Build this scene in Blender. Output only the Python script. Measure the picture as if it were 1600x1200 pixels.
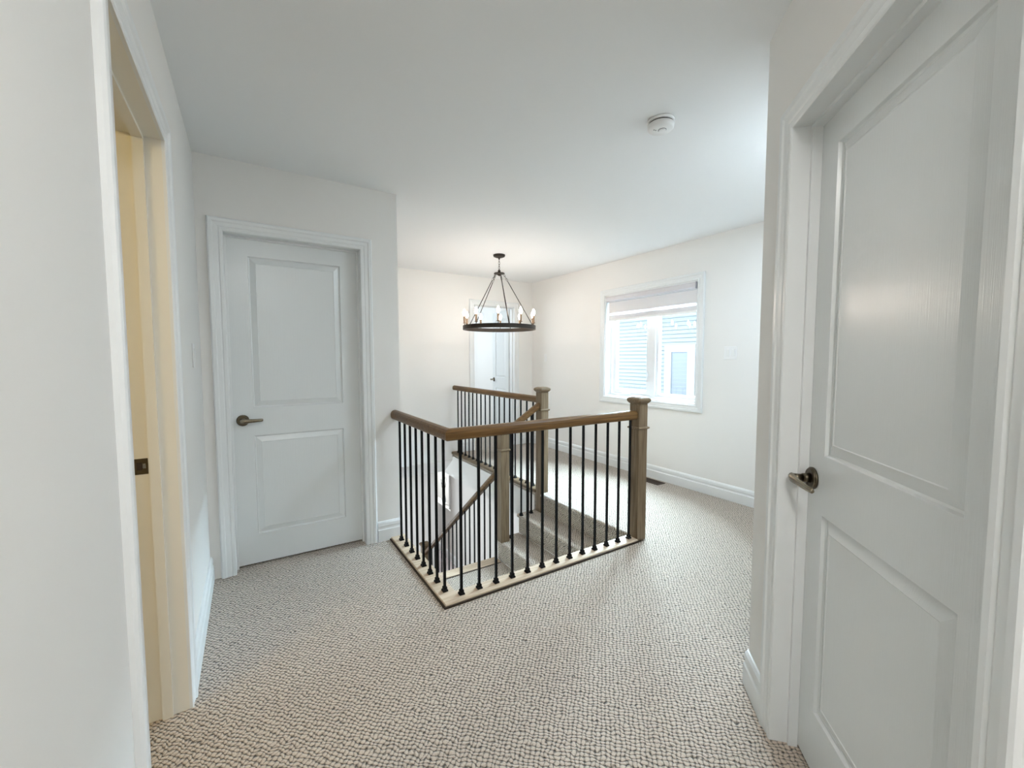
import bpy, bmesh, math, random
from mathutils import Vector, Matrix

random.seed(7)
scene = bpy.context.scene
for o in list(bpy.data.objects):
    bpy.data.objects.remove(o, do_unlink=True)
COL = scene.collection
PI = math.pi

# ------------------------------------------------------------------ camera
YAW, PITCH, ROLL, FPX, EYE = math.radians(32.35), math.radians(-3.48), math.radians(-0.07), 649.4, 1.288
fw = Vector((math.sin(YAW) * math.cos(PITCH), math.cos(YAW) * math.cos(PITCH), math.sin(PITCH)))
rt = Vector((math.cos(YAW), -math.sin(YAW), 0))
up = rt.cross(fw)
c_, s_ = math.cos(ROLL), math.sin(ROLL)
rt, up = c_ * rt + s_ * up, -s_ * rt + c_ * up
cam = bpy.data.cameras.new('camera')
cam.sensor_width = 36
cam.lens = FPX / 1600 * 36
cam.clip_start = 0.03
camo = bpy.data.objects.new('camera', cam)
COL.objects.link(camo)
camo.matrix_world = Matrix(((rt.x, up.x, -fw.x, 0), (rt.y, up.y, -fw.y, 0), (rt.z, up.z, -fw.z, EYE), (0, 0, 0, 1)))
scene.camera = camo

# ------------------------------------------------------------------ light
scene.view_settings.view_transform = 'Standard'
scene.view_settings.look = 'None'
scene.view_settings.exposure = 0.12
scene.view_settings.gamma = 1.0
scene.view_settings.use_curve_mapping = False
w = bpy.data.worlds.new('overcast_sky')
scene.world = w
w.use_nodes = True
bg = w.node_tree.nodes['Background']
bg.inputs[0].default_value = (0.84, 0.92, 1.0, 1)
bg.inputs[1].default_value = 6.0


def light(name, kind, loc, target, power, color, **kw):
    l = bpy.data.lights.new(name, kind)
    l.energy = power
    l.color = color
    for k, v in kw.items():
        setattr(l, k, v)
    o = bpy.data.objects.new(name, l)
    COL.objects.link(o)
    o.location = loc
    d = Vector(target) - Vector(loc)
    o.rotation_euler = d.to_track_quat('-Z', 'Y').to_euler()
    return o


# bright cloud bank over the neighbour's roof, seen from the landing window
light('sky_sun', 'SUN', (9, 3.6, 6.6), (0, 2.9, .4), 140.0, (0.68, 0.86, 1.0), angle=math.radians(80))
light('hall_fill', 'AREA', (0.02, -0.45, 2.38), (0.02, -0.30, 0), 25, (1.0, 0.985, 0.95), shape='DISK', size=0.5)  # added fill above the viewpoint, not a known fixture
light('near_room_light', 'AREA', (-1.7, 0.9, 2.3), (-0.9, 1.2, 0.6), 12, (1.0, 0.72, 0.25), shape='DISK', size=0.6)
light('bedroom_window_light', 'AREA', (2.0, 6.9, 1.6), (3.4, 6.4, 1.2), 24, (0.80, 0.91, 1.0), shape='RECTANGLE', size=1.2, size_y=1.4)
light('lower_floor_light', 'AREA', (1.12, 6.0, -1.35), (3.1, 6.0, -1.2), 20, (0.88, 0.95, 1.0), shape='RECTANGLE', size=1.0, size_y=1.2)
light('lower_room_light', 'AREA', (3.0, 8.3, -0.40), (3.4, 8.0, -2.0), 30, (0.92, 0.97, 1.0), shape='DISK', size=0.4)
light('alcove_fill', 'AREA', (2.55, 1.15, 2.40), (2.5, 1.2, 0), 25, (0.72, 0.87, 1.0), shape='DISK', size=0.6)  # invented cool fill, hidden behind the diagonal wall
light('lower_landing_light', 'AREA', (2.1, 3.9, -1.0), (3.0, 4.6, -1.4), 6, (0.90, 0.96, 1.0), shape='DISK', size=0.5)


# ------------------------------------------------------------------ materials
def newmat(name):
    m = bpy.data.materials.new(name)
    m.use_nodes = True
    nt = m.node_tree
    return m, nt, nt.nodes['Principled BSDF']


def nd(nt, kind, **kw):
    n = nt.nodes.new(kind)
    for k, v in kw.items():
        setattr(n, k, v)
    return n


def plain(name, col, rough=0.6, metal=0.0, bump=0.0, bscale=200.0, var=0.0, spec=0.5):
    m, nt, p = newmat(name)
    p.inputs['Base Color'].default_value = (*col, 1)
    p.inputs['Roughness'].default_value = rough
    p.inputs['Metallic'].default_value = metal
    p.inputs['Specular IOR Level'].default_value = spec
    tc = nd(nt, 'ShaderNodeTexCoord')
    nz = nd(nt, 'ShaderNodeTexNoise')
    nz.inputs['Scale'].default_value = bscale
    nz.inputs['Detail'].default_value = 3
    nt.links.new(tc.outputs['Object'], nz.inputs['Vector'])
    if bump:
        b = nd(nt, 'ShaderNodeBump')
        b.inputs['Strength'].default_value = bump
        b.inputs['Distance'].default_value = 0.002
        nt.links.new(nz.outputs['Fac'], b.inputs['Height'])
        nt.links.new(b.outputs['Normal'], p.inputs['Normal'])
    if var:
        mx = nd(nt, 'ShaderNodeMix', data_type='RGBA')
        mx.inputs[6].default_value = (*[c * (1 - var) for c in col], 1)
        mx.inputs[7].default_value = (*[min(1, c * (1 + var)) for c in col], 1)
        nt.links.new(nz.outputs['Fac'], mx.inputs[0])
        nt.links.new(mx.outputs[2], p.inputs['Base Color'])
    return m


def wood(name, dark, lite, axis, rough=0.45):
    m, nt, p = newmat(name)
    tc = nd(nt, 'ShaderNodeTexCoord')
    mp = nd(nt, 'ShaderNodeMapping')
    sc = [95.0, 95.0, 95.0]
    sc['xyz'.index(axis)] = 3.5
    mp.inputs['Scale'].default_value = sc
    nz = nd(nt, 'ShaderNodeTexNoise')
    nz.inputs['Scale'].default_value = 1.0
    nz.inputs['Detail'].default_value = 6
    nz.inputs['Distortion'].default_value = 0.7
    cr = nd(nt, 'ShaderNodeValToRGB')
    cr.color_ramp.elements[0].position = 0.30
    cr.color_ramp.elements[0].color = (*dark, 1)
    cr.color_ramp.elements[1].position = 0.68
    cr.color_ramp.elements[1].color = (*lite, 1)
    nt.links.new(tc.outputs['Object'], mp.inputs['Vector'])
    nt.links.new(mp.outputs['Vector'], nz.inputs['Vector'])
    nt.links.new(nz.outputs['Fac'], cr.inputs['Fac'])
    nt.links.new(cr.outputs['Color'], p.inputs['Base Color'])
    p.inputs['Roughness'].default_value = rough
    p.inputs['Specular IOR Level'].default_value = 0.22
    b = nd(nt, 'ShaderNodeBump')
    b.inputs['Strength'].default_value = 0.25
    b.inputs['Distance'].default_value = 0.002
    nt.links.new(nz.outputs['Fac'], b.inputs['Height'])
    nt.links.new(b.outputs['Normal'], p.inputs['Normal'])
    return m


def carpet(name):
    m, nt, p = newmat(name)
    L = nt.links.new
    tc = nd(nt, 'ShaderNodeTexCoord')
    geo = nd(nt, 'ShaderNodeNewGeometry')
    # wobble the rows a little
    wob = nd(nt, 'ShaderNodeTexNoise')
    wob.inputs['Scale'].default_value = 30
    wob.inputs['Detail'].default_value = 2
    L(tc.outputs['Object'], wob.inputs['Vector'])
    wsub = nd(nt, 'ShaderNodeVectorMath', operation='SUBTRACT')
    wsub.inputs[1].default_value = (0.5, 0.5, 0.5)
    L(wob.outputs['Color'], wsub.inputs[0])
    wsc = nd(nt, 'ShaderNodeVectorMath', operation='SCALE')
    wsc.inputs['Scale'].default_value = 0.026
    L(wsub.outputs[0], wsc.inputs[0])
    add = nd(nt, 'ShaderNodeVectorMath', operation='ADD')
    L(tc.outputs['Object'], add.inputs[0])
    L(wsc.outputs[0], add.inputs[1])
    sep = nd(nt, 'ShaderNodeSeparateXYZ')
    L(add.outputs[0], sep.inputs[0])

    def mth(op, a, b=None):
        n = nd(nt, 'ShaderNodeMath', operation=op)
        for i, v in enumerate((a, b)):
            if v is None:
                continue
            if isinstance(v, (int, float)):
                n.inputs[i].default_value = v
            else:
                L(v, n.inputs[i])
        return n.outputs[0]
    # height enters both axes so that risers carry the weave too
    x = mth('ADD', sep.outputs['X'], mth('MULTIPLY', sep.outputs['Z'], 0.83))
    y = mth('ADD', sep.outputs['Y'], mth('MULTIPLY', sep.outputs['Z'], 0.31))
    k = PI / 0.0145 * 0.7071
    a = mth('ABSOLUTE', mth('SINE', mth('MULTIPLY', mth('ADD', x, y), k)))
    b = mth('ABSOLUTE', mth('SINE', mth('MULTIPLY', mth('SUBTRACT', x, y), k * 0.9)))
    a = mth('POWER', a, 0.7)
    b = mth('POWER', b, 0.7)
    h = mth('ADD', mth('MULTIPLY', a, 0.60), mth('MULTIPLY', b, 0.50))
    fine = nd(nt, 'ShaderNodeTexNoise')
    fine.inputs['Scale'].default_value = 260
    fine.inputs['Detail'].default_value = 2
    L(tc.outputs['Object'], fine.inputs['Vector'])
    h2 = mth('MULTIPLY', 0.85, mth('ADD', h, mth('MULTIPLY', fine.outputs['Fac'], 0.5)))
    cr = nd(nt, 'ShaderNodeValToRGB')
    e = cr.color_ramp.elements
    e[0].position, e[0].color = 0.50, (0.018, 0.013, 0.009, 1)  # shade in the gaps between loops, painted into the carpet colour
    e[1].position, e[1].color = 1.0, (0.56, 0.475, 0.385, 1)
    mid = e.new(0.72)
    mid.color = (0.208, 0.168, 0.127, 1)
    L(h2, cr.inputs['Fac'])
    L(cr.outputs['Color'], p.inputs['Base Color'])
    p.inputs['Roughness'].default_value = 0.85
    p.inputs['Specular IOR Level'].default_value = 0.25
    p.inputs['Sheen Weight'].default_value = 0.35
    p.inputs['Sheen Roughness'].default_value = 0.5
    bp = nd(nt, 'ShaderNodeBump')
    bp.inputs['Strength'].default_value = 1.0
    bp.inputs['Distance'].default_value = 0.006
    L(h2, bp.inputs['Height'])
    L(bp.outputs['Normal'], p.inputs['Normal'])
    return m


M = {}
M['wall'] = plain('wall_paint', (0.845, 0.832, 0.805), 0.75, bump=0.05, bscale=350)
M['ceiling'] = plain('ceiling_paint', (0.875, 0.885, 0.89), 0.85, bump=0.05, bscale=350)
M['trim'] = plain('trim_paint', (0.81, 0.83, 0.83), 0.32)
M['door'] = plain('door_paint', (0.775, 0.80, 0.80), 0.26)
nt = M['door'].node_tree
tc = nd(nt, 'ShaderNodeTexCoord')
mp = nd(nt, 'ShaderNodeMapping')
mp.inputs['Scale'].default_value = (420, 420, 7)
nz = nd(nt, 'ShaderNodeTexNoise')
nz.inputs['Scale'].default_value = 1.0
nz.inputs['Detail'].default_value = 2
bm_ = nd(nt, 'ShaderNodeBump')
bm_.inputs['Strength'].default_value = 0.30
bm_.inputs['Distance'].default_value = 0.0012
nt.links.new(tc.outputs['Object'], mp.inputs['Vector'])
nt.links.new(mp.outputs['Vector'], nz.inputs['Vector'])
nt.links.new(nz.outputs['Fac'], bm_.inputs['Height'])
nt.links.new(bm_.outputs['Normal'], nt.nodes['Principled BSDF'].inputs['Normal'])
M['carpet'] = carpet('woven_carpet')
RAILC = ((0.075, 0.037, 0.012), (0.175, 0.092, 0.030))
NEWC = ((0.098, 0.064, 0.034), (0.212, 0.154, 0.095))
PLATC = ((0.42, 0.32, 0.22), (0.62, 0.50, 0.38))
for ax in 'xyz':
    M['rail_' + ax] = wood('stained_oak_rail_' + ax, *RAILC, ax, 0.35)
    M['newel_' + ax] = wood('greyed_oak_' + ax, *NEWC, ax, 0.5)
    M['plate_' + ax] = wood('pale_oak_' + ax, *PLATC, ax, 0.45)
M['black'] = plain('black_iron', (0.004, 0.004, 0.0045), 0.5, 0.0, spec=0.12)
M['bronze'] = plain('dark_bronze', (0.035, 0.028, 0.022), 0.45, 0.7, var=0.3, bscale=60)
M['nickel'] = plain('antique_nickel', (0.25, 0.215, 0.16), 0.26, 1.0)
M['darknickel'] = plain('dark_nickel', (0.12, 0.10, 0.07), 0.30, 1.0)
M['plastic'] = plain('white_plastic', (0.86, 0.86, 0.85), 0.3)
M['grey'] = plain('grey_plastic', (0.22, 0.22, 0.23), 0.5)
M['cap'] = plain('lavender_cap', (0.42, 0.41, 0.45), 0.4)
M['cassette'] = plain('blind_cassette', (0.66, 0.64, 0.66), 0.4)
M['gap'] = plain('dark_gap', (0.03, 0.018, 0.010), 0.8)
M['vinyl'] = plain('window_vinyl', (0.85, 0.86, 0.87), 0.35)
M['siding'] = plain('pale_siding', (0.27, 0.30, 0.31), 0.6)
M['house_trim'] = plain('house_trim', (0.38, 0.39, 0.40), 0.5)
M['roof'] = plain('roof_shingle', (0.10, 0.10, 0.11), 0.9, bump=0.3, bscale=30)
M['ground'] = plain('ground', (0.030, 0.034, 0.026), 0.9, bump=0.3, bscale=12)
M['candle'] = plain('candle_sleeve', (0.16, 0.11, 0.07), 0.5, 0.4)
M['vase'] = plain('dark_vase', (0.22, 0.25, 0.30), 0.3)
M['twig'] = plain('dry_twig', (0.12, 0.10, 0.09), 0.8)
M['vent'] = plain('brown_vent', (0.05, 0.03, 0.02), 0.45, 0.5)

m, nt, p = newmat('bulb_glow')
p.inputs['Base Color'].default_value = (1, 0.85, 0.6, 1)
p.inputs['Emission Color'].default_value = (1.0, 0.86, 0.74, 1)
p.inputs['Emission Strength'].default_value = 118
M['bulb'] = m

m, nt, p = newmat('window_glass')
out = nt.nodes['Material Output']
nt.nodes.remove(p)
tr = nd(nt, 'ShaderNodeBsdfTransparent')
tr.inputs[0].default_value = (0.93, 0.97, 0.98, 1)
gl = nd(nt, 'ShaderNodeBsdfGlossy')
gl.inputs['Roughness'].default_value = 0.02
fr = nd(nt, 'ShaderNodeFresnel')
fr.inputs['IOR'].default_value = 1.45
mx = nd(nt, 'ShaderNodeMixShader')
gm = nd(nt, 'ShaderNodeNewGeometry')
fa = nd(nt, 'ShaderNodeMath', operation='SUBTRACT')
fa.inputs[0].default_value = 1.0
nt.links.new(gm.outputs['Backfacing'], fa.inputs[1])
fb = nd(nt, 'ShaderNodeMath', operation='MULTIPLY')
nt.links.new(fr.outputs[0], fb.inputs[0])
nt.links.new(fa.outputs[0], fb.inputs[1])
nt.links.new(fb.outputs[0], mx.inputs[0])
nt.links.new(tr.outputs[0], mx.inputs[1])
nt.links.new(gl.outputs[0], mx.inputs[2])
nt.links.new(mx.outputs[0], out.inputs['Surface'])
M['glass'] = m


def fabric(name, col, trans, clear):
    m, nt, p = newmat(name)
    out = nt.nodes['Material Output']
    nt.nodes.remove(p)
    d = nd(nt, 'ShaderNodeBsdfDiffuse')
    d.inputs[0].default_value = (*col, 1)
    t = nd(nt, 'ShaderNodeBsdfTranslucent')
    t.inputs[0].default_value = (*col, 1)
    a = nd(nt, 'ShaderNodeMixShader')
    a.inputs[0].default_value = trans
    nt.links.new(d.outputs[0], a.inputs[1])
    nt.links.new(t.outputs[0], a.inputs[2])
    c = nd(nt, 'ShaderNodeBsdfTransparent')
    b = nd(nt, 'ShaderNodeMixShader')
    b.inputs[0].default_value = clear
    nt.links.new(a.outputs[0], b.inputs[1])
    nt.links.new(c.outputs[0], b.inputs[2])
    nt.links.new(b.outputs[0], out.inputs['Surface'])
    return m


M['blind'] = fabric('blind_fabric', (0.80, 0.78, 0.78), 0.045, 0.0)
M['sheer'] = fabric('blind_sheer', (0.9, 0.9, 0.92), 0.15, 0.35)


# ------------------------------------------------------------------ mesh builder
class MB:
    def __init__(self):
        self.v, self.f, self.sm = [], [], []

    def add(self, vs, fs, smooth=False, T=None):
        o = len(self.v)
        self.v += [T(v) if T else Vector(v) for v in vs]
        self.f += [[i + o for i in f] for f in fs]
        self.sm += [smooth] * len(fs)

    def box(self, a, b, T=None):
        (x0, y0, z0), (x1, y1, z1) = a, b
        vs = [(x, y, z) for x in (x0, x1) for y in (y0, y1) for z in (z0, z1)]
        self.add(vs, [(0, 1, 3, 2), (4, 6, 7, 5), (0, 4, 5, 1), (2, 3, 7, 6), (0, 2, 6, 4), (1, 5, 7, 3)], T=T)
        return self

    def loft(self, rings, closed=True, caps=True, smooth=False, T=None):
        n = len(rings[0])
        vs = [v for r in rings for v in r]
        fs = []
        for i in range(len(rings) - 1):
            for j in range(n if closed else n - 1):
                k = (j + 1) % n
                fs.append((i * n + j, i * n + k, (i + 1) * n + k, (i + 1) * n + j))
        self.add(vs, fs, smooth, T)
        if caps:
            o = len(self.v) - len(vs)
            self.f += [[o + j for j in range(n)][::-1], [o + (len(rings) - 1) * n + j for j in range(n)]]
            self.sm += [False, False]
        return self

    def lathe(self, prof, seg=24, c=(0, 0, 0), axis='z', smooth=True, T=None):
        rings = []
        for r, h in prof:
            ring = []
            for i in range(seg):
                t = 2 * PI * i / seg
                a, b = r * math.cos(t), r * math.sin(t)
                q = {'z': (a, b, h), 'y': (a, h, b), 'x': (h, a, b)}[axis]
                ring.append(Vector(q) + Vector(c))
            rings.append(ring)
        return self.loft(rings, True, True, smooth, T)

    def tube(self, pts, r, seg=8, smooth=True):
        pts = [Vector(p) for p in pts]
        rings = []
        for i, q in enumerate(pts):
            d = (pts[min(i + 1, len(pts) - 1)] - pts[max(i - 1, 0)]).normalized()
            u = d.cross(Vector((0, 0, 1)))
            if u.length < 1e-4:
                u = d.cross(Vector((1, 0, 0)))
            u.normalize()
            v = d.cross(u)
            rr = r[i] if isinstance(r, (list, tuple)) else r
            rings.append([q + rr * (math.cos(2 * PI * k / seg) * u + math.sin(2 * PI * k / seg) * v) for k in range(seg)])
        return self.loft(rings, True, True, smooth)

    def sweep(self, path, prof, smooth=False, caps=True):
        """profile (side, up) along a path with mitred corners; side lies level, to the right of travel"""
        P = [Vector(p) for p in path]
        Z = Vector((0, 0, 1))
        rings = []
        for i, q in enumerate(P):
            din = (P[i] - P[i - 1]).normalized() if i else None
            dou = (P[i + 1] - P[i]).normalized() if i < len(P) - 1 else None
            a, b = din or dou, dou or din
            ha, hb = Vector((a.x, a.y, 0)).normalized(), Vector((b.x, b.y, 0)).normalized()
            ra, rb = ha.cross(Z), hb.cross(Z)
            side = ra + rb
            side = side / (side.length_squared / 2)
            rings.append([q + side * s + Z * t for s, t in prof])
        return self.loft(rings, True, caps, smooth)

    def build(self, name, mat, parent=None, bevel=0.0, seg=2):
        off = Vector((0, 0, 0))
        if parent is not None:
            q = parent
            while q is not None:
                off += q.location
                q = q.parent
        me = bpy.data.meshes.new(name)
        me.from_pydata([tuple(v - off) for v in self.v], [], self.f)
        me.polygons.foreach_set('use_smooth', self.sm)
        bm = bmesh.new()
        bm.from_mesh(me)
        bmesh.ops.recalc_face_normals(bm, faces=bm.faces)
        bm.to_mesh(me)
        bm.free()
        me.materials.append(mat)
        o = bpy.data.objects.new(name, me)
        COL.objects.link(o)
        if parent is not None:
            o.parent = parent
        if bevel:
            md = o.modifiers.new('bevel', 'BEVEL')
            md.width = bevel
            md.segments = seg
            md.limit_method = 'ANGLE'
            md.angle_limit = math.radians(40)
        return o


def tag(o, label=None, cat=None, group=None, kind=None):
    if label:
        o['label'] = label
    if cat:
        o['category'] = cat
    if group:
        o['group'] = group
    if kind:
        o['kind'] = kind
    return o


def thing(name, loc, label, cat, group=None, kind=None):
    o = bpy.data.objects.new(name, None)
    o.empty_display_size = 0.1
    COL.objects.link(o)
    o.location = loc
    return tag(o, label, cat, group, kind)


def boxes(name, mat, lst, label, cat, parent=None):
    mb = MB()
    for a, b in lst:
        mb.box(a, b)
    o = mb.build(name, mat, parent)
    if parent is None:
        tag(o, label, cat, kind='structure')
    return o


def frame(org, ex, n):
    org, ex, n = Vector(org), Vector(ex), Vector(n)
    return lambda v: org + ex * v[0] + Vector((0, 0, 1)) * v[1] + n * v[2]


# ------------------------------------------------------------------ key dimensions
CEIL = 2.425
XL = -0.225              # left wall
YA = 2.925               # wall with the closed door
XC = 0.905               # its free end, left side of the stairwell
XW = 3.655               # window wall
YF = 5.20                # far wall
Q = 2 ** -0.5
E = Vector((-Q, -Q, 0))  # along the diagonal wall, towards the camera
N = Vector((-Q, Q, 0))   # out of the diagonal wall
DOFF = -0.565            # diagonal wall plane
SC = -1.735              # its free end
LOW = -2.5               # lower floor
SLAB = -0.318


def diag(s, z, d):
    v = E * s + N * (DOFF + d)
    return Vector((v.x, v.y, z))


TD = lambda v: diag(v[0], v[1], v[2])

# ------------------------------------------------------------------ shell
fl = MB()
fl.box((-3, -2, SLAB), (XW + .01, 1.925, 0))
fl.box((-3, 1.925, SLAB), (0.82, 9, 0))
fl.box((0.82, 2.95, SLAB), (0.88, 9, 0))
fl.box((2.335, 1.925, SLAB), (XW + .01, 9, 0))
fl.box((0.88, 5.50, SLAB), (2.335, 9, 0))
# rolled carpet edge over the top riser
ring = lambda y: [Vector((2.335 - 0.022 * math.sin(t) , y, -0.018 + 0.018 * math.cos(t))) for t in [PI * i / 8 for i in range(9)]]
fl.loft([ring(2.03), ring(3.15)], True, True, True)
tag(fl.build('floor', M['carpet']), 'beige grey woven loop carpet floor of the upper hall', 'floor', kind='structure')
boxes('ceiling', M['ceiling'], [((-3, -2, CEIL), (XW + .2, 9, CEIL + 0.1))], 'flat white ceiling over the whole hall', 'ceiling')

JT = .014                # thickness of the door jamb lining
DL0, DL1, DLH = 1.175, 1.868, 2.03     # left opening
boxes('wall_left', M['wall'], [((XL - 0.115, -2, 0), (XL, DL0 - JT, CEIL)), ((XL - 0.115, DL1 + JT, 0), (XL, YA + .1, CEIL)),
                               ((XL - 0.115, DL0 - JT, DLH + JT), (XL, DL1 + JT, CEIL))], 'pale left wall with the open doorway', 'wall')
A0, A1, AH = -0.100, 0.652, 2.015
boxes('wall_back_left', M['wall'], [((XL, YA, 0), (A0 - JT, YA + .115, CEIL)), ((A1 + JT, YA, 0), (XC, YA + .115, CEIL)),
                                    ((A0 - JT, YA, AH + JT), (A1 + JT, YA + .115, CEIL))], 'wall holding the closed white door at the left', 'wall')
boxes('wall_stairwell', M['wall'], [((XC - 0.115, YA + .115, LOW), (XC, YF + .4, CEIL)), ((XC - 0.115, 1.9, LOW), (XC, YA + .115, SLAB + .31))],
      'wall along the left side of the stairwell', 'wall')
C0, C1, CH = 2.668, 3.335, 2.035
boxes('wall_back', M['wall'], [((XC, YF, -0.10), (2.335, YF + .12, CEIL)), ((2.335, YF, 0), (C0 - JT, YF + .12, CEIL)), ((C1 + JT, YF, 0), (XW, YF + .12, CEIL)),
                               ((C0 - JT, YF, CH + JT), (C1 + JT, YF + .12, CEIL))], 'far wall behind the stairwell and chandelier', 'wall')
sl = MB()
sl.add([(XC, YF, -0.10), (2.335, YF, -0.10), (2.335, YF + .27, SLAB), (XC, YF + .27, SLAB), (XC, YF + .12, -0.10), (2.335, YF + .12, -0.10), (2.335, YF + .4, SLAB), (XC, YF + .4, SLAB)],
       [(0, 1, 2, 3), (4, 7, 6, 5), (0, 4, 5, 1), (3, 2, 6, 7), (0, 3, 7, 4), (1, 5, 6, 2)])
tag(sl.build('ceiling_stair_soffit', M['wall']), 'sloping soffit over the lower stairs below the far wall', 'ceiling', kind='structure')
W0, W1, WZ0, WZ1 = 2.440, 3.668, 0.835, 2.035
boxes('wall_right', M['wall'], [((XW, -2, LOW - .2), (XW + .2, W0, CEIL)), ((XW, W1, LOW - .2), (XW + .2, 9, CEIL)),
                                ((XW, W0, LOW - .2), (XW + .2, W1, WZ0)), ((XW, W0, WZ1), (XW + .2, W1, CEIL))], 'pale wall with the landing window', 'wall')
B0, B1, BH = -1.490, -0.742, 2.000
dw = MB()
dw.box((SC, 0, -0.115), (B0 - JT, CEIL, 0), TD)
dw.box((B1 + JT, 0, -0.115), (-0.30, CEIL, 0), TD)
dw.box((B0 - JT, BH + JT, -0.115), (B1 + JT, CEIL, 0), TD)
tag(dw.build('wall_diagonal', M['wall']), 'diagonal wall at the right holding the near white door', 'wall', kind='structure')
boxes('wall_bounce_stop', plain('bounce_stop_dark', (0.05, 0.045, 0.04), 0.9, bump=0.2, bscale=20), [((XW + .2, -2, LOW - .2), (XW + .215, W0, CEIL)), ((XW + .2, W1, LOW - .2), (XW + .215, 9, CEIL)),  # unseen dark skin, added to keep sun bounce off the neighbour's siding
                                ((XW + .2, W0, LOW - .2), (XW + .215, W1, WZ0)), ((XW + .2, W0, WZ1), (XW + .215, W1, CEIL))], 'added dark layer outside the window wall that soaks up bounced sunlight', 'wall')
cd = diag(SC, 0, 0)
boxes('wall_front_right', M['wall'], [((cd.x, cd.y - .115, 0), (XW, cd.y, CEIL))], 'wall returning from the diagonal wall to the window wall', 'wall')
ce = diag(-0.30, 0, 0)
boxes('wall_near_right', M['wall'], [((ce.x, -2, 0), (ce.x + .115, ce.y, CEIL))], 'wall behind and right of the viewpoint', 'wall')
boxes('wall_near', M['wall'], [((-3, -2.1, LOW), (XW + .2, -2, CEIL))], 'wall behind the viewpoint', 'wall')
boxes('wall_outer_left', M['wall'], [((-3.1, -2, LOW), (-3, 9, CEIL))], 'outer wall of the room at left', 'wall')
boxes('wall_outer_far', M['wall'], [((-3, 9, LOW), (XW + .2, 9.1, CEIL))], 'outer wall at the far end', 'wall')
boxes('wall_room_left', M['wall'], [((-3, 0.2, 0), (XL - .115, 0.3, CEIL)), ((-3, 2.6, 0), (XL - .115, 2.7, CEIL))], 'side walls of the room at left', 'wall')
boxes('wall_closet', M['wall'], [((-0.4, 3.7, 0), (XC - .115, 3.8, CEIL))], 'wall behind the closed closet door', 'wall')
boxes('wall_bedroom', M['wall'], [((1.45, YF + .12, 0), (1.55, 9, CEIL)), ((1.55, 7.4, 0), (XW, 7.5, CEIL))], 'pale walls of the bedroom beyond the far doorway', 'wall')

# lower floor
boxes('floor_lower', plain('lower_floor', (0.42, 0.36, 0.36), 0.5, var=0.15, bscale=6), [((-3, -2, LOW - .1), (XW + .01, 9, LOW))], 'floor of the lower storey', 'floor')
boxes('wall_lower_left', M['wall'], [((XC, 6.75, LOW), (2.735, 6.87, SLAB))], 'lower storey wall left of the opening', 'wall')
boxes('wall_lower_right', M['wall'], [((3.1, 1.9, LOW), (3.22, 7.045, SLAB))], 'lower storey wall right of the half wall', 'wall')
boxes('wall_lower_half', M['wall'], [((3.1, 7.045, LOW), (3.22, 8.99, -1.56))], 'half wall of the lower storey', 'wall')
boxes('trim_lower', M['trim'], [((3.085, 7.046, -1.52), (3.235, 7.085, SLAB))], 'white jamb trim of the lower opening', 'trim')
bl = MB()
bl.sweep([(3.1, 8.6, LOW), (3.1, 2.0, LOW)], [(0, 0), (.016, 0), (.016, .10), (.010, .13), (0, .14)])
tag(bl.build('baseboard_lower', M['trim']), 'white baseboard of the lower storey wall', 'baseboard', kind='structure')

# ------------------------------------------------------------------ baseboards (profile: out, up)
BP = [(0, 0), (.017, 0), (.017, .082), (.012, .088), (.0115, .100), (.014, .108), (.013, .128), (.006, .140), (0, .142)]


def baseboard(name, label, *paths):
    mb = MB()
    for pth in paths:
        mb.sweep(pth, BP)
    return tag(mb.build(name, M['trim']), label, 'baseboard', kind='structure')


baseboard('baseboard_left', 'white baseboard along the left wall', [(XL, DL1 + .078, 0), (XL, YA, 0)], [(XL, -2, 0), (XL, DL0 - .078, 0)])
baseboard('baseboard_back_left', 'short white baseboard right of the closed door', [(A1 + .078, YA, 0), (XC, YA, 0)])
baseboard('baseboard_right', 'long white baseboard under the window', [(XW, YF, 0), (XW, cd.y, 0)])
baseboard('baseboard_back', 'white baseboard of the far wall beside the bedroom door', [(2.42, YF, 0), (C0 - .073, YF, 0)], [(C1 + .073, YF, 0), (XW, YF, 0)])
baseboard('baseboard_diagonal', 'short white baseboard on the end of the diagonal wall', [(XW - .02, cd.y, 0), tuple(diag(SC, 0, 0)), tuple(diag(B0 - .073, 0, 0))])
baseboard('baseboard_bedroom', 'white baseboard inside the bedroom', [(1.55, 7.4, 0), (XW, 7.4, 0)])

# ------------------------------------------------------------------ doors
CP = [(0, 0), (0, .009), (.004, .012), (.016, .012), (.022, .009), (.028, .012), (.046, .014), (.052, .019), (.066, .020), (.072, .017), (.075, .010), (.075, 0)]


def casing_mb(T, x0, x1, zt, z0=0.0, wid=.075, closed=False):
    mb = MB()
    k = wid / .075
    pr = [(u * k, d) for u, d in CP]
    rings = []
    if closed:
        pts = [(x0, z0, -1, -1), (x0, zt, -1, 1), (x1, zt, 1, 1), (x1, z0, 1, -1), (x0, z0, -1, -1)]
    else:
        pts = [(x0, z0, -1, 0), (x0, zt, -1, 1), (x1, zt, 1, 1), (x1, z0, 1, 0)]
    for x, z, sx, sz in pts:
        rings.append([(x + sx * u, z + sz * u, d) for u, d in pr])
    mb.loft(rings, True, not closed, False, T)
    return mb


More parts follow.
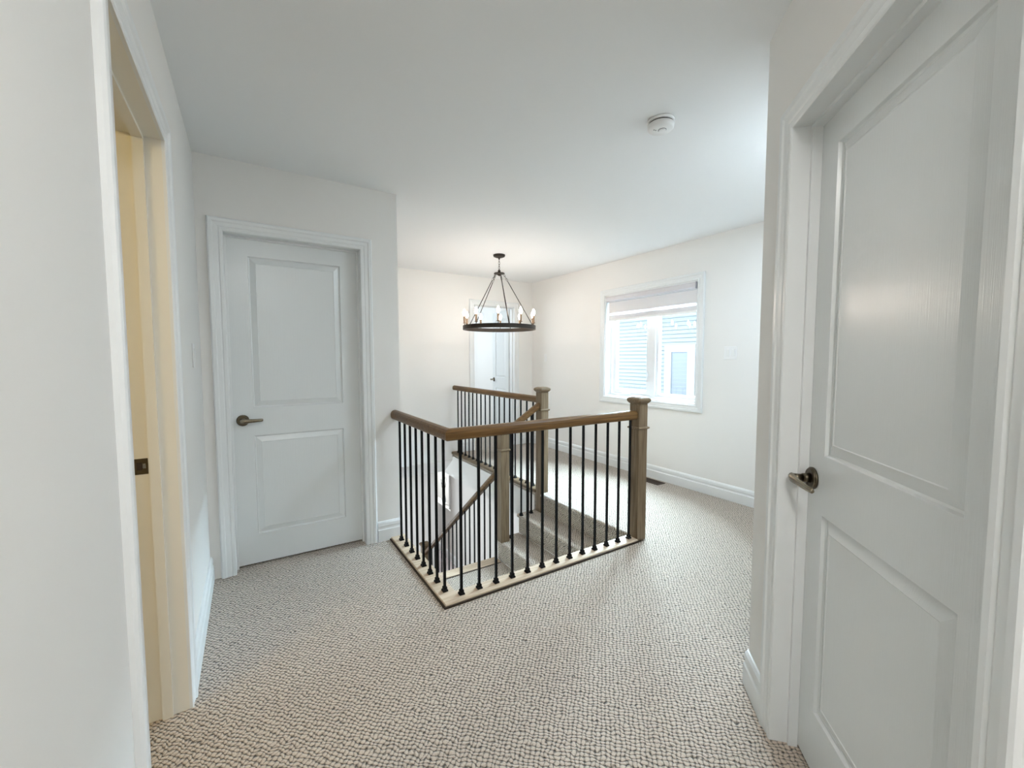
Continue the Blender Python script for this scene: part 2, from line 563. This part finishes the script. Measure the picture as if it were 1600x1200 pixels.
def jamb_mb(T, x0, x1, zt, depth, stop=None, th=.014):
    mb = MB()
    mb.box((x0 - th, 0, -depth), (x0, zt + th, 0), T)
    mb.box((x1, 0, -depth), (x1 + th, zt + th, 0), T)
    mb.box((x0, zt, -depth), (x1, zt + th, 0), T)
    if stop:
        a, b = stop
        mb.box((x0, 0, -b), (x0 + .011, zt, -a), T)
        mb.box((x1 - .011, 0, -b), (x1, zt, -a), T)
        mb.box((x0 + .011, zt - .011, -b), (x1 - .011, zt, -a), T)
    return mb


def slab_mb(T, x0, x1, z0, z1, th, panels):
    """door leaf: flat stiles and rails, moulded sunk panels on the front face (d = 0)"""
    mb = MB()
    px0, px1 = panels[0][0], panels[0][1]
    q = lambda a, b, c, d: mb.add([(a, c, 0), (b, c, 0), (b, d, 0), (a, d, 0)], [(0, 1, 2, 3)], T=T)
    q(x0, px0, z0, z1)
    q(px1, x1, z0, z1)
    zs = [z0]
    for p in sorted(panels, key=lambda t: t[2]):
        zs += [p[2], p[3]]
    zs.append(z1)
    for i in range(0, len(zs), 2):
        q(px0, px1, zs[i], zs[i + 1])
    for a, b, c, d in panels:
        rings = []
        for ins, dep in ((0, 0), (.003, -.009), (.008, -.012), (.040, -.001), (.0425, -.003)):
            rings.append([(a + ins, c + ins, dep), (b - ins, c + ins, dep), (b - ins, d - ins, dep), (a + ins, d - ins, dep)])
        mb.loft(rings, True, False, False, T)
        ins, dep = .0425, -.003
        mb.add([(a + ins, c + ins, dep), (b - ins, c + ins, dep), (b - ins, d - ins, dep), (a + ins, d - ins, dep)], [(0, 1, 2, 3)], T=T)
    # edges and back
    mb.add([(x0, z0, 0), (x1, z0, 0), (x1, z1, 0), (x0, z1, 0), (x0, z0, -th), (x1, z0, -th), (x1, z1, -th), (x0, z1, -th)],
           [(0, 4, 5, 1), (1, 5, 6, 2), (2, 6, 7, 3), (3, 7, 4, 0), (4, 7, 6, 5)], T=T)
    return mb


def lever(T, x, z, way, parent, L=.105, drop=0.0):
    """rose on the leaf, neck, lever arm pointing along +x * way"""
    h = MB()
    seg = 20
    for r0, r1, d0, d1 in ((.034, .034, 0, .006), (.034, .029, .006, .011), (.016, .013, .011, .030), (.0115, .0115, .030, .058)):
        h.loft([[(x + r * math.cos(2 * PI * i / seg), z + r * math.sin(2 * PI * i / seg), d) for i in range(seg)] for r, d in ((r0, d0), (r1, d1))], True, True, True, T)
    ho = h.build('door_handle', M['darknickel'], parent)
    a = MB()
    rings = []
    for t, hh, dd, th in ((-.014, .008, .056, .008), (-.006, .0125, .058, .010), (.010, .0135, .060, .010), (.045, .0115, .057, .0075), (.085, .0095, .050, .006), (L - .004, .0085, .046, .005), (L, .005, .045, .004)):
        rings.append([(x + way * t, z - drop * t + hh * math.cos(2 * PI * i / 10), dd + th * math.sin(2 * PI * i / 10)) for i in range(10)])
    a.loft(rings, True, True, True, T)
    a.build('lever_arm', M['nickel'], ho)
    return ho


# closed door in the left back wall
TA = frame((0, YA, 0), (1, 0, 0), (0, -1, 0))
TA2 = frame((0, YA + .072, 0), (1, 0, 0), (0, -1, 0))
d1 = thing('door_1', (0.276, YA + .05, 0), 'closed white two-panel door in the wall left of the stair railing', 'door', kind='structure')
casing_mb(TA, A0, A1, AH).build('door_casing', M['trim'], d1)
jamb_mb(TA, A0 + .0005, A1 - .0005, AH - .0005, .11, (.058, .072)).build('door_jamb', M['trim'], d1)
slab_mb(TA2, A0 + .003, A1 - .003, .012, AH - .004, .035, [(.016, .536, .195, .815), (.016, .536, .99, 1.905)]).build('door_leaf', M['door'], d1)
lever(TA2, -0.040, .915, 1, d1)

# near door in the diagonal wall
d2 = thing('door_2', tuple(diag(-1.1, 0, -.05)), 'large white two-panel door close by at the right, in the diagonal wall', 'door', kind='structure')
TD2 = lambda v: diag(v[0], v[1], v[2] - .072)
casing_mb(TD, B0, B1, BH).build('door_casing', M['trim'], d2)
jamb_mb(TD, B0, B1, BH, .11, (.044, .0715)).build('door_jamb', M['trim'], d2)
slab_mb(TD2, B0 + .003, B1 - .003, .012, BH - .003, .035, [(-1.390, -.898, .200, .818), (-1.390, -.898, .998, 1.900)]).build('door_leaf', M['door'], d2)
lever(TD2, -1.452, .915, 1, d2, drop=.12)

# open doorway in the left wall
TL = frame((XL, 0, 0), (0, 1, 0), (1, 0, 0))
d3 = thing('door_3', (XL, 1.5, 0), 'open doorway in the left wall beside the viewpoint, white casing', 'doorway', kind='structure')
casing_mb(TL, DL0, DL1, DLH).build('door_casing', M['trim'], d3)
M['jamb_warmlit'] = plain('jamb_warm_light_tint', (0.83, 0.81, 0.74), 0.35)  # trim white with the room's warm light tinted into the colour
jamb_mb(TL, DL0, DL1, DLH, .118, (.046, .076)).build('door_jamb', M['jamb_warmlit'], d3)
st = MB()
TS = lambda v: Vector((v[0], DL1 - v[2], v[1]))
st.box((-.341, .893, 0), (-.304, .948, .0022), TS)
so = st.build('strike_plate', M['darknickel'], d3, .004)
tag(so, 'brushed bronze square strike plate')
st = MB()
st.box((-.334, .908, .0015), (-.320, .934, .0032), TS)
st.build('latch_hole', M['gap'], so)
st = MB()
st.loft([[(-.321, .910, .002), (-.309, .912, .002), (-.309, .930, .002), (-.321, .932, .002)], [(-.318, .914, .006), (-.311, .914, .003), (-.311, .928, .003), (-.318, .928, .006)]], True, True, False, TS)
st.build('strike_lip', M['nickel'], so)

# bedroom doorway in the far wall with its leaf swung inwards
TF = frame((0, YF, 0), (1, 0, 0), (0, -1, 0))
d4 = thing('door_4', (3.0, YF + .05, 0), 'far bedroom doorway with its white door swung inwards, behind the chandelier', 'door', kind='structure')
casing_mb(TF, C0, C1, CH).build('door_casing', M['trim'], d4)
jamb_mb(TF, C0, C1, CH, .125, (.05, .08)).build('door_jamb', M['trim'], d4)
ang = math.radians(98.5)
hx, hy = C1 - .004, YF + .150
lx = Vector((-math.cos(ang), math.sin(ang), 0))
ln = Vector((-lx.y, lx.x, 0))
if ln.x > 0:
    ln = -ln
TLEAF = frame((hx, hy, 0), lx, ln)
slab_mb(TLEAF, .004, .668, .012, CH - .005, .035, [(.13, .545, .195, .815), (.13, .545, .99, 1.905)]).build('door_leaf', M['door'], d4)
lever(TLEAF, .610, .95, -1, d4)

# ------------------------------------------------------------------ window
wn = thing('window_1', (XW + .08, 3.05, WZ0), 'white framed casement window in the right wall, house siding beyond', 'window', kind='structure')
TW = frame((XW, 0, 0), (0, 1, 0), (-1, 0, 0))
casing_mb(TW, W0, W1, WZ1, WZ0, .072, True).build('window_casing', M['trim'], wn)
mb = MB()   # reveal lining
mb.box((W0 - .001, WZ0, -.10), (W0 + .012, WZ1, 0), TW)
mb.box((W1 - .012, WZ0, -.10), (W1 + .001, WZ1, 0), TW)
mb.box((W0 + .012, WZ0, -.10), (W1 - .012, WZ0 + .012, 0), TW)
mb.box((W0 + .012, WZ1 - .012, -.10), (W1 - .012, WZ1, 0), TW)
mb.build('window_reveal', M['trim'], wn)
mb = MB()   # fixed frame
F0, F1 = W0 - .02, W1 + .02
mb.box((F0, WZ0 - .02, -.17), (F0 + .062, WZ1 + .02, -.09), TW)
mb.box((F1 - .045, WZ0 - .02, -.17), (F1, WZ1 + .02, -.09), TW)
mb.box((F0 + .062, WZ0 - .02, -.17), (F1 - .045, WZ0 + .040, -.09), TW)
mb.box((F0 + .062, WZ1 - .03, -.17), (F1 - .045, WZ1 + .02, -.09), TW)
mb.box((3.000, WZ0 + .04, -.17), (3.070, WZ1 - .03, -.09), TW)
mb.build('window_frame', M['vinyl'], wn, .003)


def sash(y0, y1, z0, z1, fwid):
    mb = MB()
    a, b = -.150, -.105
    mb.box((y0, z0, a), (y0 + fwid, z1, b), TW)
    mb.box((y1 - fwid, z0, a), (y1, z1, b), TW)
    mb.box((y0 + fwid, z0, a), (y1 - fwid, z0 + fwid, b), TW)
    mb.box((y0 + fwid, z1 - fwid, a), (y1 - fwid, z1, b), TW)
    o = mb.build('sash', M['vinyl'], wn, .004)
    g = MB()
    g.box((y0 + fwid - .004, z0 + fwid - .004, -.132), (y1 - fwid + .004, z1 - fwid + .004, -.126), TW)
    g.build('pane', M['glass'], o)
    return o


s1 = sash(3.075, 3.632, WZ0 + .042, WZ1 - .032, .052)
s2 = sash(2.488, 2.995, WZ0 + .042, WZ1 - .032, .030)
mb = MB()
mb.box((3.096, 1.04, -.106), (3.112, 1.13, -.094), TW)
mb.box((3.098, 1.07, -.096), (3.108, 1.145, -.082), TW)
mb.build('sash_lock', M['vinyl'], wn, .003)
mb = MB()
mb.box((3.33, .875, -.095), (3.44, .895, -.060), TW)
mb.box((3.35, .893, -.080), (3.42, .903, -.068), TW)
mb.build('crank_handle', M['vinyl'], wn, .004)

# roller blind inside the reveal
rb = thing('roller_blind', (XW + .03, 3.05, 1.98), 'white zebra roller blind drawn a quarter down over the landing window', 'blind')
RY0, RY1 = 2.458, 3.652
mb = MB()
mb.loft([[(y, z, d) for z, d in ((1.962, -.055), (1.962, -.002), (1.975, .012), (2.012, .012), (2.022, .002), (2.022, -.055))] for y in (RY0 + .006, RY1 - .006)], True, True, False, TW)
mb.build('blind_cassette', M['cassette'], rb)
for y in (RY0, RY1 - .006):
    mb = MB()
    mb.box((y, 1.958, -.058), (y + .006, 2.025, .015), TW)
    mb.build('end_cap', M['cap'] if y < 3 else M['plastic'], rb)
for nm, z0, z1, mt in (('fabric_band', 1.952, 1.962, 'sheer'), ('fabric_band', 1.830, 1.952, 'blind'), ('fabric_band', 1.800, 1.830, 'sheer'), ('fabric_band', 1.758, 1.800, 'blind')):
    mb = MB()
    mb.box((RY0 + .016, z0, -.034), (RY1 - .016, z1, -.032), TW)
    mb.build('fabric_band' if mt == 'blind' else 'sheer_band', M[mt], rb)
mb = MB()
mb.box((RY0 + .014, 1.735, -.040), (RY1 - .014, 1.758, -.026), TW)
mb.build('bottom_bar', M['plastic'], rb, .004)

# neighbour's house across the side yard
nh = thing('neighbour_house', (9.0, 6, LOW), 'pale blue sided neighbour house seen through the landing window', 'house')
mb = MB()
HX = 9.0
z = LOW - .2
while z < 2.75:
    mb.add([(HX - .024, -2, z), (HX - .024, 16, z), (HX, 16, z + .1), (HX, -2, z + .1), (HX, -2, z), (HX, 16, z)], [(0, 1, 2, 3), (0, 4, 5, 1)])
    z += .1
tag(mb.build('siding', M['siding'], nh), kind='stuff')
mb = MB()
mb.box((HX + .001, -2, LOW - .2), (HX + .3, 16, 2.75))
mb.build('house_wall', M['house_trim'], nh)
mb = MB()
mb.add([(HX - .4, -2.4, 2.70), (HX - .4, 16.4, 2.70), (HX + 5, 16.4, 4.3), (HX + 5, -2.4, 4.3), (HX - .4, -2.4, 2.85), (HX - .4, 16.4, 2.85), (HX + 5, 16.4, 4.45), (HX + 5, -2.4, 4.45)],
       [(0, 1, 2, 3), (4, 7, 6, 5), (0, 4, 5, 1), (3, 2, 6, 7), (0, 3, 7, 4), (1, 5, 6, 2)])
mb.build('roof', M['roof'], nh)
mb = MB()
for a, b in (((6.68, .30), (6.88, 1.62)), ((6.02, .30), (6.23, 1.62)), ((6.23, 1.45), (6.68, 1.62)), ((6.23, .30), (6.68, .40))):
    mb.box((HX - .05, a[0], a[1]), (HX - .002, b[0], b[1]))
wf = mb.build('house_window', M['house_trim'], nh)
mb = MB()
z = .40
while z < 1.44:   # closed slats behind the glass
    mb.add([(HX - .022, 6.23, z), (HX - .022, 6.68, z), (HX - .030, 6.68, z + .05), (HX - .030, 6.23, z + .05)], [(0, 1, 2, 3)])
    z += .05
mb.box((HX - .021, 6.23, .40), (HX - .016, 6.68, 1.45))
mb.build('house_pane', plain('shaded_pane', (0.26, 0.285, 0.33), 0.35), wf)
tag(MB().box((XW + .2, -12, LOW - .3), (20, 24, LOW - .2)).build('ground', M['ground']), 'side yard ground outside', 'ground', kind='structure')

# ------------------------------------------------------------------ staircase
sc = thing('staircase', (2.3, 2.6, -0.57), 'carpeted stairs going down to a landing behind the iron railing', 'staircase')
Y0, Y1 = 2.035, 3.262


def step_mb(xn, xb, z, zb, y0, y1):
    """upper flight step: nose at xn, back at xb, tread z, riser down to zb"""
    r = .018
    pro = [(xb, z), (xn + r, z)]
    for i in range(1, 8):
        t = PI * i / 8
        pro.append((xn + r - r * math.sin(t), z - r + r * math.cos(t)))
    pro += [(xn + r + .006, z - 2 * r), (xn + r + .008, zb), (xb, zb)]
    mb = MB()
    mb.loft([[Vector((x, y, zz)) for x, zz in pro] for y in (y0, y1)], True, True, False)
    return mb


step_mb(2.118, 2.345, -.19, -.38, Y0, Y1).build('step', M['carpet'], sc)
step_mb(1.884, 2.140, -.38, -.57, Y0, Y1).build('step', M['carpet'], sc)
mb = MB()
mb.box((XC + .004, Y0, -.62), (1.905, 3.18, -.57))
mb.build('landing', M['carpet'], sc)
mb = MB()
mb.box((XC + .004, 3.18, -.66), (1.895, 3.285, -.560))
lp = mb.build('landing_nosing', M['plate_x'], sc, .004)
tag(lp, 'oak nosing board on the far edge of the landing')
mb = MB()
mb.box((XC + .004, 3.170, -.575), (1.890, 3.180, -.5665))
mb.build('shadow_joint', M['gap'], sc)
for k in range(1, 9):
    y = 3.285 + .235 * (k - 1)
    mb = MB()
    mb.box((XC + .004, y, -.57 - .19 * (k + 1)), (1.95, min(y + .255, 5.12), -.57 - .19 * k))
    mb.build('step', M['carpet'], sc, .012)
mb = MB()   # closed side of the upper flight
mb.add([(1.90, Y1 - .01, -.62), (2.34, Y1 - .01, -.62), (2.34, Y1 - .01, -.40), (2.12, Y1 - .01, -.39), (1.90, Y1 - .01, -.58),
        (1.90, Y1 - .04, -.62), (2.34, Y1 - .04, -.62), (2.34, Y1 - .04, -.40), (2.12, Y1 - .04, -.39), (1.90, Y1 - .04, -.58)],
       [(0, 1, 2, 3, 4), (9, 8, 7, 6, 5), (0, 5, 6, 1), (1, 6, 7, 2), (2, 7, 8, 3), (3, 8, 9, 4), (4, 9, 5, 0)])
mb.build('stringer', M['trim'], sc)
boxes('wall_stair_fascia', M['wall'], [((2.322, 3.262, SLAB - .02), (2.345, 5.5, -.045))], 'white fascia along the floor edge over the stairwell', 'wall')
boxes('wall_stair_near', M['wall'], [((XC - .03, 2.024, LOW), (2.34, 2.034, -.05))], 'wall under the near edge of the stairwell', 'wall')

# ------------------------------------------------------------------ railings
SH = .0062


def baluster_mb(h):
    mb = MB()
    mb.box((-SH, -SH, .012), (SH, SH, h))
    return mb


def shoe_mb():
    mb = MB()
    rings = []
    for hw, z in ((.0145, 0), (.0145, .008), (.0105, .013), (.0105, .024), (.0075, .028)):
        rings.append([(-hw, -hw, z), (hw, -hw, z), (hw, hw, z), (-hw, hw, z)])
    mb.loft(rings)
    return mb


protos = {}


def baluster(parent, x, y, z0, z1, shoe=True):
    h = round(z1 - z0, 3)
    if h not in protos:
        b = baluster_mb(h).build('baluster', M['black'])
        protos[h] = b.data
    else:
        b = bpy.data.objects.new('baluster', protos[h])
        COL.objects.link(b)
    b.parent = parent
    b.location = Vector((x, y, z0)) - parent.location
    if shoe:
        if 's' not in protos:
            s = shoe_mb().build('baluster_shoe', M['black'])
            protos['s'] = s.data
        else:
            s = bpy.data.objects.new('baluster_shoe', protos['s'])
            COL.objects.link(s)
        s.parent = b
        s.location = (0, 0, 0)
    return b


RP = []
for a, b in ((-.018, 0), (-.026, .006), (-.030, .018), (-.031, .034), (-.027, .048), (-.018, .058), (-.006, .0625)):
    RP.append((a, b))
RP = RP + [(-a, b) for a, b in reversed(RP)]

# main guard round the near corner of the stairwell
BX, BY = .868, 1.985
gr = thing('stair_railing', (BX, BY, 0), 'stair railing nearest the camera, L-shaped with brown oak handrail and black balusters', 'railing')
mb = MB()
mb.sweep([(BX, YA, .864), (BX, BY, .864), (2.2715, BY, .864)], RP)
mb.build('handrail', M['rail_x'], gr, .0)
mb = MB()
mb.sweep([(BX, YA, 0), (BX, BY, 0), (2.2712, BY, 0)], [(-.050, -.05), (.050, -.05), (.050, .014), (.046, .018), (-.046, .018), (-.050, .014)])
mb.build('base_plate', M['plate_x'], gr)
mb = MB()   # dark joint where plate and carpet meet
mb.sweep([(BX, YA, 0), (BX, BY, 0), (2.268, BY, 0)], [(-.058 + .116, .0005), (-.058 + .116, .009), (.0495, .009), (.0495, .0005)])
mb.build('plate_shadow_joint', M['gap'], gr)
for i in range(13):
    baluster(gr, .932 + (2.232 - .932) * i / 12, BY, .018, .868)
for i in range(8):
    baluster(gr, BX, 2.062 + (2.822 - 2.062) * i / 7, .018, .868)

# far guard beside the hall
FX = 2.365
fg = thing('stair_railing', (FX, 4.2, 0), 'far stair railing between the tall newel and the back wall', 'railing')
mb = MB()
mb.sweep([(FX, YF, .864), (FX, 3.238, .864)], RP)
mb.build('handrail', M['rail_y'], fg)
mb = MB()
mb.sweep([(FX, YF, 0), (FX, 3.238, 0)], [(-.052, -.010), (.052, -.010), (.052, .014), (.046, .018), (-.046, .018), (-.052, .014)])
mb.build('base_plate', M['newel_y'], fg)
for i in range(17):
    baluster(fg, FX, 3.345 + (5.095 - 3.345) * i / 16, .018, .868)


def newel(x, y, z0, ztop, label, half=.0435, lowblock=True):
    t = thing('newel_post', (x, y, z0), label, 'post', 'oak newel posts of the stairs')
    cz = ztop - .215
    mb = MB()
    mb.box((x - half, y - half, z0), (x + half, y + half, cz))
    mb.box((x - half, y - half, cz), (x + half, y + half, ztop - .05))
    mb.build('post', M['newel_z'], t, .004)
    mb = MB()
    k = half + .010
    mb.loft([[(x - r, y - r, z), (x + r, y - r, z), (x + r, y + r, z), (x - r, y + r, z)] for r, z in ((half + .0005, cz - .012), (k, cz - .006), (k, cz + .002), (half + .0005, cz + .008))])
    mb.build('collar', M['newel_x'], t)
    mb = MB()
    rr = [(half + .001, ztop - .055), (half + .004, ztop - .046), (half + .012, ztop - .038), (half + .018, ztop - .030), (half + .0195, ztop - .022), (half + .018, ztop - .014), (half + .010, ztop - .006), (half - .006, ztop)]
    rings = []
    for r, z in rr:
        c = .010
        rings.append([(x + sx, y + sy, z) for sx, sy in ((-r + c, -r), (r - c, -r), (r, -r + c), (r, r - c), (r - c, r), (-r + c, r), (-r, r - c), (-r, -r + c))])
    mb.loft(rings)
    mb.build('cap', M['newel_x'], t)
    return t


newel(2.315, 1.985, 0, 1.020, 'nearest oak newel post, at the right end of the L-shaped railing')
newel(2.365, 3.195, -.19, 1.018, 'tall oak newel post at the far side of the stair top')
newel(1.925, 3.195, -.383, .684, 'lower oak newel post standing on the stairs, its cap just above the near handrail')
newel(1.900, 5.170, -2.28, -1.150, 'darkest newel post far down the stairwell, foot of the lower flight')

# slanted rail of the upper flight
ur = thing('stair_railing', (2.15, 3.2, -.19), 'short sloping stair railing between the two far newel posts', 'railing')
mb = MB()
mb.sweep([(2.321, 3.2, .810), (1.970, 3.2, .595)], RP)
mb.build('handrail', M['rail_x'], ur)
zr = lambda x: .592 + (x - 1.966) * (.812 - .592) / (2.325 - 1.966) + .004
for x, z0 in ((2.243, -.19), (2.128, -.19), (2.015, -.38)):
    baluster(ur, x, 3.2, z0, zr(x))
# slanted rail of the lower flight
lr = thing('stair_railing', (1.9, 4.2, -1.4), 'long sloping stair railing descending inside the stairwell', 'railing')
mb = MB()
mb.sweep([(1.9, 3.235, .232), (1.9, 5.13, -1.300)], RP)
mb.build('handrail', M['rail_y'], lr)
yl = 3.396
while yl < 5.06:
    zt = .232 - (yl - 3.235) * 1.532 / 1.895 + .004
    k = int((yl - 3.285) / .235) + 1
    baluster(lr, 1.9, yl, -.57 - .19 * k, zt)
    yl += .1090

# ------------------------------------------------------------------ chandelier
CX, CY, RZ0, RZ1, RR = 2.362, 3.989, 1.607, 1.650, .402
ch = thing('chandelier', (CX, CY, CEIL), 'dark bronze ring chandelier with ten lit candle bulbs hanging over the stairs', 'chandelier')
mb = MB()
mb.lathe([(.006, CEIL), (.064, CEIL), (.066, CEIL - .006), (.062, CEIL - .020), (.040, CEIL - .030), (.012, CEIL - .034), (.008, CEIL - .05)], 28, (CX, CY, 0))
mb.build('canopy', M['bronze'], ch)
mb = MB()
zc = CEIL - .05
k = 0
while zc > 2.262:
    pts = []
    for i in range(13):
        t = 2 * PI * i / 12
        a, b = .0085 * math.cos(t), .0165 * math.sin(t)
        pts.append((CX + (a if k % 2 else 0), CY + (0 if k % 2 else a), zc - .014 + b))
    mb.tube(pts, .0022, 5)
    zc -= .026
    k += 1
mb.build('chain', M['bronze'], ch)
mb = MB()
mb.lathe([(.004, 2.262), (.014, 2.258), (.016, 2.238), (.030, 2.232), (.058, 2.228), (.060, 2.218), (.030, 2.212), (.012, 2.200), (.003, 2.196)], 10, (CX, CY, 0), smooth=False)
mb.build('hub', M['bronze'], ch)
az0 = YAW   # direction from camera to the ring
dn = Vector((-math.sin(YAW), -math.cos(YAW), 0))
dr = Vector((math.cos(YAW), -math.sin(YAW), 0))


def on_ring(th, r, z):
    v = Vector((CX, CY, z)) + dn * (r * math.cos(th)) + dr * (r * math.sin(th))
    return v


mb = MB()
seg = 64
mb.loft([[on_ring(2 * PI * j / seg, r, z) for r, z in ((RR - .022, RZ0), (RR, RZ0), (RR, RZ1), (RR - .022, RZ1))] for j in range(seg + 1)], True, False)
mb.build('ring', M['bronze'], ch)
for i in range(5):
    th = math.radians(17 + 72 * i)
    mb = MB()
    p0, p1 = on_ring(th, .048, 2.216), on_ring(th, RR - .028, RZ1 - .005)
    pm = p0.lerp(p1, .14)
    mb.tube([pm, p1], .0042, 6)
    for q, a in ((.02, 0), (.065, 1), (.11, 0)):   # short chain at the top of the rod
        cpt = p0.lerp(p1, q)
        pts = []
        d = (p1 - p0).normalized()
        sd = d.cross(Vector((0, 0, 1))).normalized() if a else d.cross(d.cross(Vector((0, 0, 1)))).normalized()
        for j in range(9):
            t = 2 * PI * j / 8
            pts.append(cpt + d * (.019 * math.cos(t)) + sd * (.008 * math.sin(t)))
        mb.tube(pts, .002, 5)
    mb.build('rod', M['bronze'], ch)
sleeve = bulb = None
for i in range(10):
    c = on_ring(2 * PI * i / 10, RR - .011, 0)
    if i == 0:
        mb = MB()
        mb.lathe([(.004, RZ1 - .002), (.004, RZ1 + .018), (.017, RZ1 + .020), (.018, RZ1 + .024), (.0115, RZ1 + .026), (.0115, RZ1 + .098), (.009, RZ1 + .1)], 12, tuple(c))
        sleeve = mb.build('candle', M['candle'], ch)
        mb = MB()
        mb.lathe([(.006, RZ1 + .101), (.012, RZ1 + .112), (.016, RZ1 + .128), (.0145, RZ1 + .146), (.008, RZ1 + .162), (.002, RZ1 + .172)], 10, tuple(c))
        bulb = mb.build('bulb', M['bulb'], sleeve)
        c0 = c
    else:
        s = sleeve.copy()
        COL.objects.link(s)
        s.location = c - c0
        b = bulb.copy()
        COL.objects.link(b)
        b.parent = s

# ------------------------------------------------------------------ small fittings
sm = thing('smoke_alarm', (1.709, 1.362, CEIL), 'round white smoke alarm on the ceiling', 'smoke alarm')
c = (1.709, 1.362, 0)
MB().lathe([(.062, CEIL), (.064, CEIL - .004), (.063, CEIL - .012), (.058, CEIL - .013)], 36, c).build('mount_ring', M['plastic'], sm)
MB().lathe([(.056, CEIL - .010), (.056, CEIL - .019)], 36, c).build('vent_gap', M['gap'], sm)
MB().lathe([(.058, CEIL - .018), (.061, CEIL - .020), (.060, CEIL - .036), (.054, CEIL - .042), (.002, CEIL - .043)], 36, c).build('alarm_body', M['plastic'], sm)
MB().lathe([(.017, CEIL - .042), (.017, CEIL - .046), (.015, CEIL - .0475), (.002, CEIL - .0475)], 24, (1.714, 1.357, 0)).build('test_button', M['plastic'], sm)
MB().lathe([(.0195, CEIL - .042), (.0195, CEIL - .0436), (.0175, CEIL - .0436)], 24, (1.714, 1.357, 0)).build('button_groove', M['grey'], sm)
mb = MB()
for dx in (0, .009):
    mb.lathe([(.003, CEIL - .042), (.003, CEIL - .0442)], 8, (1.681 + dx, 1.378 - dx * .3, 0))
mb.build('indicator_lights', M['grey'], sm)


def switch(T, u, z, n, label):
    wdt = .060 if n == 1 else .116
    org = T((u, z, 0))
    t = thing('light_switch', tuple(org), label, 'switch')
    mb = MB()
    mb.box((u - wdt / 2, z - .058, 0), (u + wdt / 2, z + .058, .005), T)
    mb.build('wall_plate', M['plastic'], t, .002)
    for i in range(n):
        uc = u + (i - (n - 1) / 2) * .046
        mb = MB()
        mb.loft([[(uc - .0165, z - .033, .0045), (uc + .0165, z - .033, .0045), (uc + .0165, z + .033, .0045), (uc - .0165, z + .033, .0045)],
                 [(uc - .0155, z - .032, .0075), (uc + .0155, z - .032, .0075), (uc + .0155, z + .032, .0105), (uc - .0155, z + .032, .0105)]], True, True, False, T)
        mb.build('rocker', M['plastic'], t)
    return t


switch(TW, 2.108, 1.338, 2, 'white double light switch right of the window')
switch(TW, 4.856, 1.300, 1, 'white single light switch left of the window near the far corner')
switch(TL, 2.52, 1.305, 1, 'white light switch on the left wall beside the closed door')

fv = thing('floor_vent', (3.53, 2.86, 0), 'dark brown floor register against the baseboard under the window', 'vent')
mb = MB()
for a, b in (((3.475, 2.72), (3.595, 2.732)), ((3.475, 2.988), (3.595, 3.0)), ((3.475, 2.732), (3.487, 2.988)), ((3.583, 2.732), (3.595, 2.988))):
    mb.box((*a, 0), (*b, .006))
mb.build('vent_frame', M['vent'], fv)
MB().box((3.487, 2.732, 0), (3.583, 2.988, .0015)).build('vent_opening', M['gap'], fv)
for i in range(12):
    y = 2.745 + i * .021
    mb = MB()
    mb.add([(3.487, y, .002), (3.583, y, .002), (3.583, y + .008, .0055), (3.487, y + .008, .0055), (3.487, y + .010, .004), (3.583, y + .010, .004)], [(0, 1, 2, 3), (3, 2, 5, 4)])
    mb.build('slat', M['vent'], fv)

# vase of twigs on the lower half wall
va = thing('vase', (3.16, 7.50, -1.56), 'dark vase of bare twigs on the half wall down in the stairwell', 'vase')
MB().lathe([(.025, -1.56), (.036, -1.53), (.040, -1.47), (.030, -1.40), (.020, -1.37), (.023, -1.36)], 16, (3.16, 7.50, 0)).build('vase_body', M['vase'], va)
for i in range(5):
    a = i * 1.3
    p = [Vector((3.16, 7.50, -1.36))]
    for j in range(4):
        p.append(p[-1] + Vector((.02 * math.cos(a + j * .5), .035 * math.sin(a + j * .7), .06 + .01 * i)))
    MB().tube(p, [.006, .005, .004, .003, .0015], 5).build('twig', M['twig'], va)
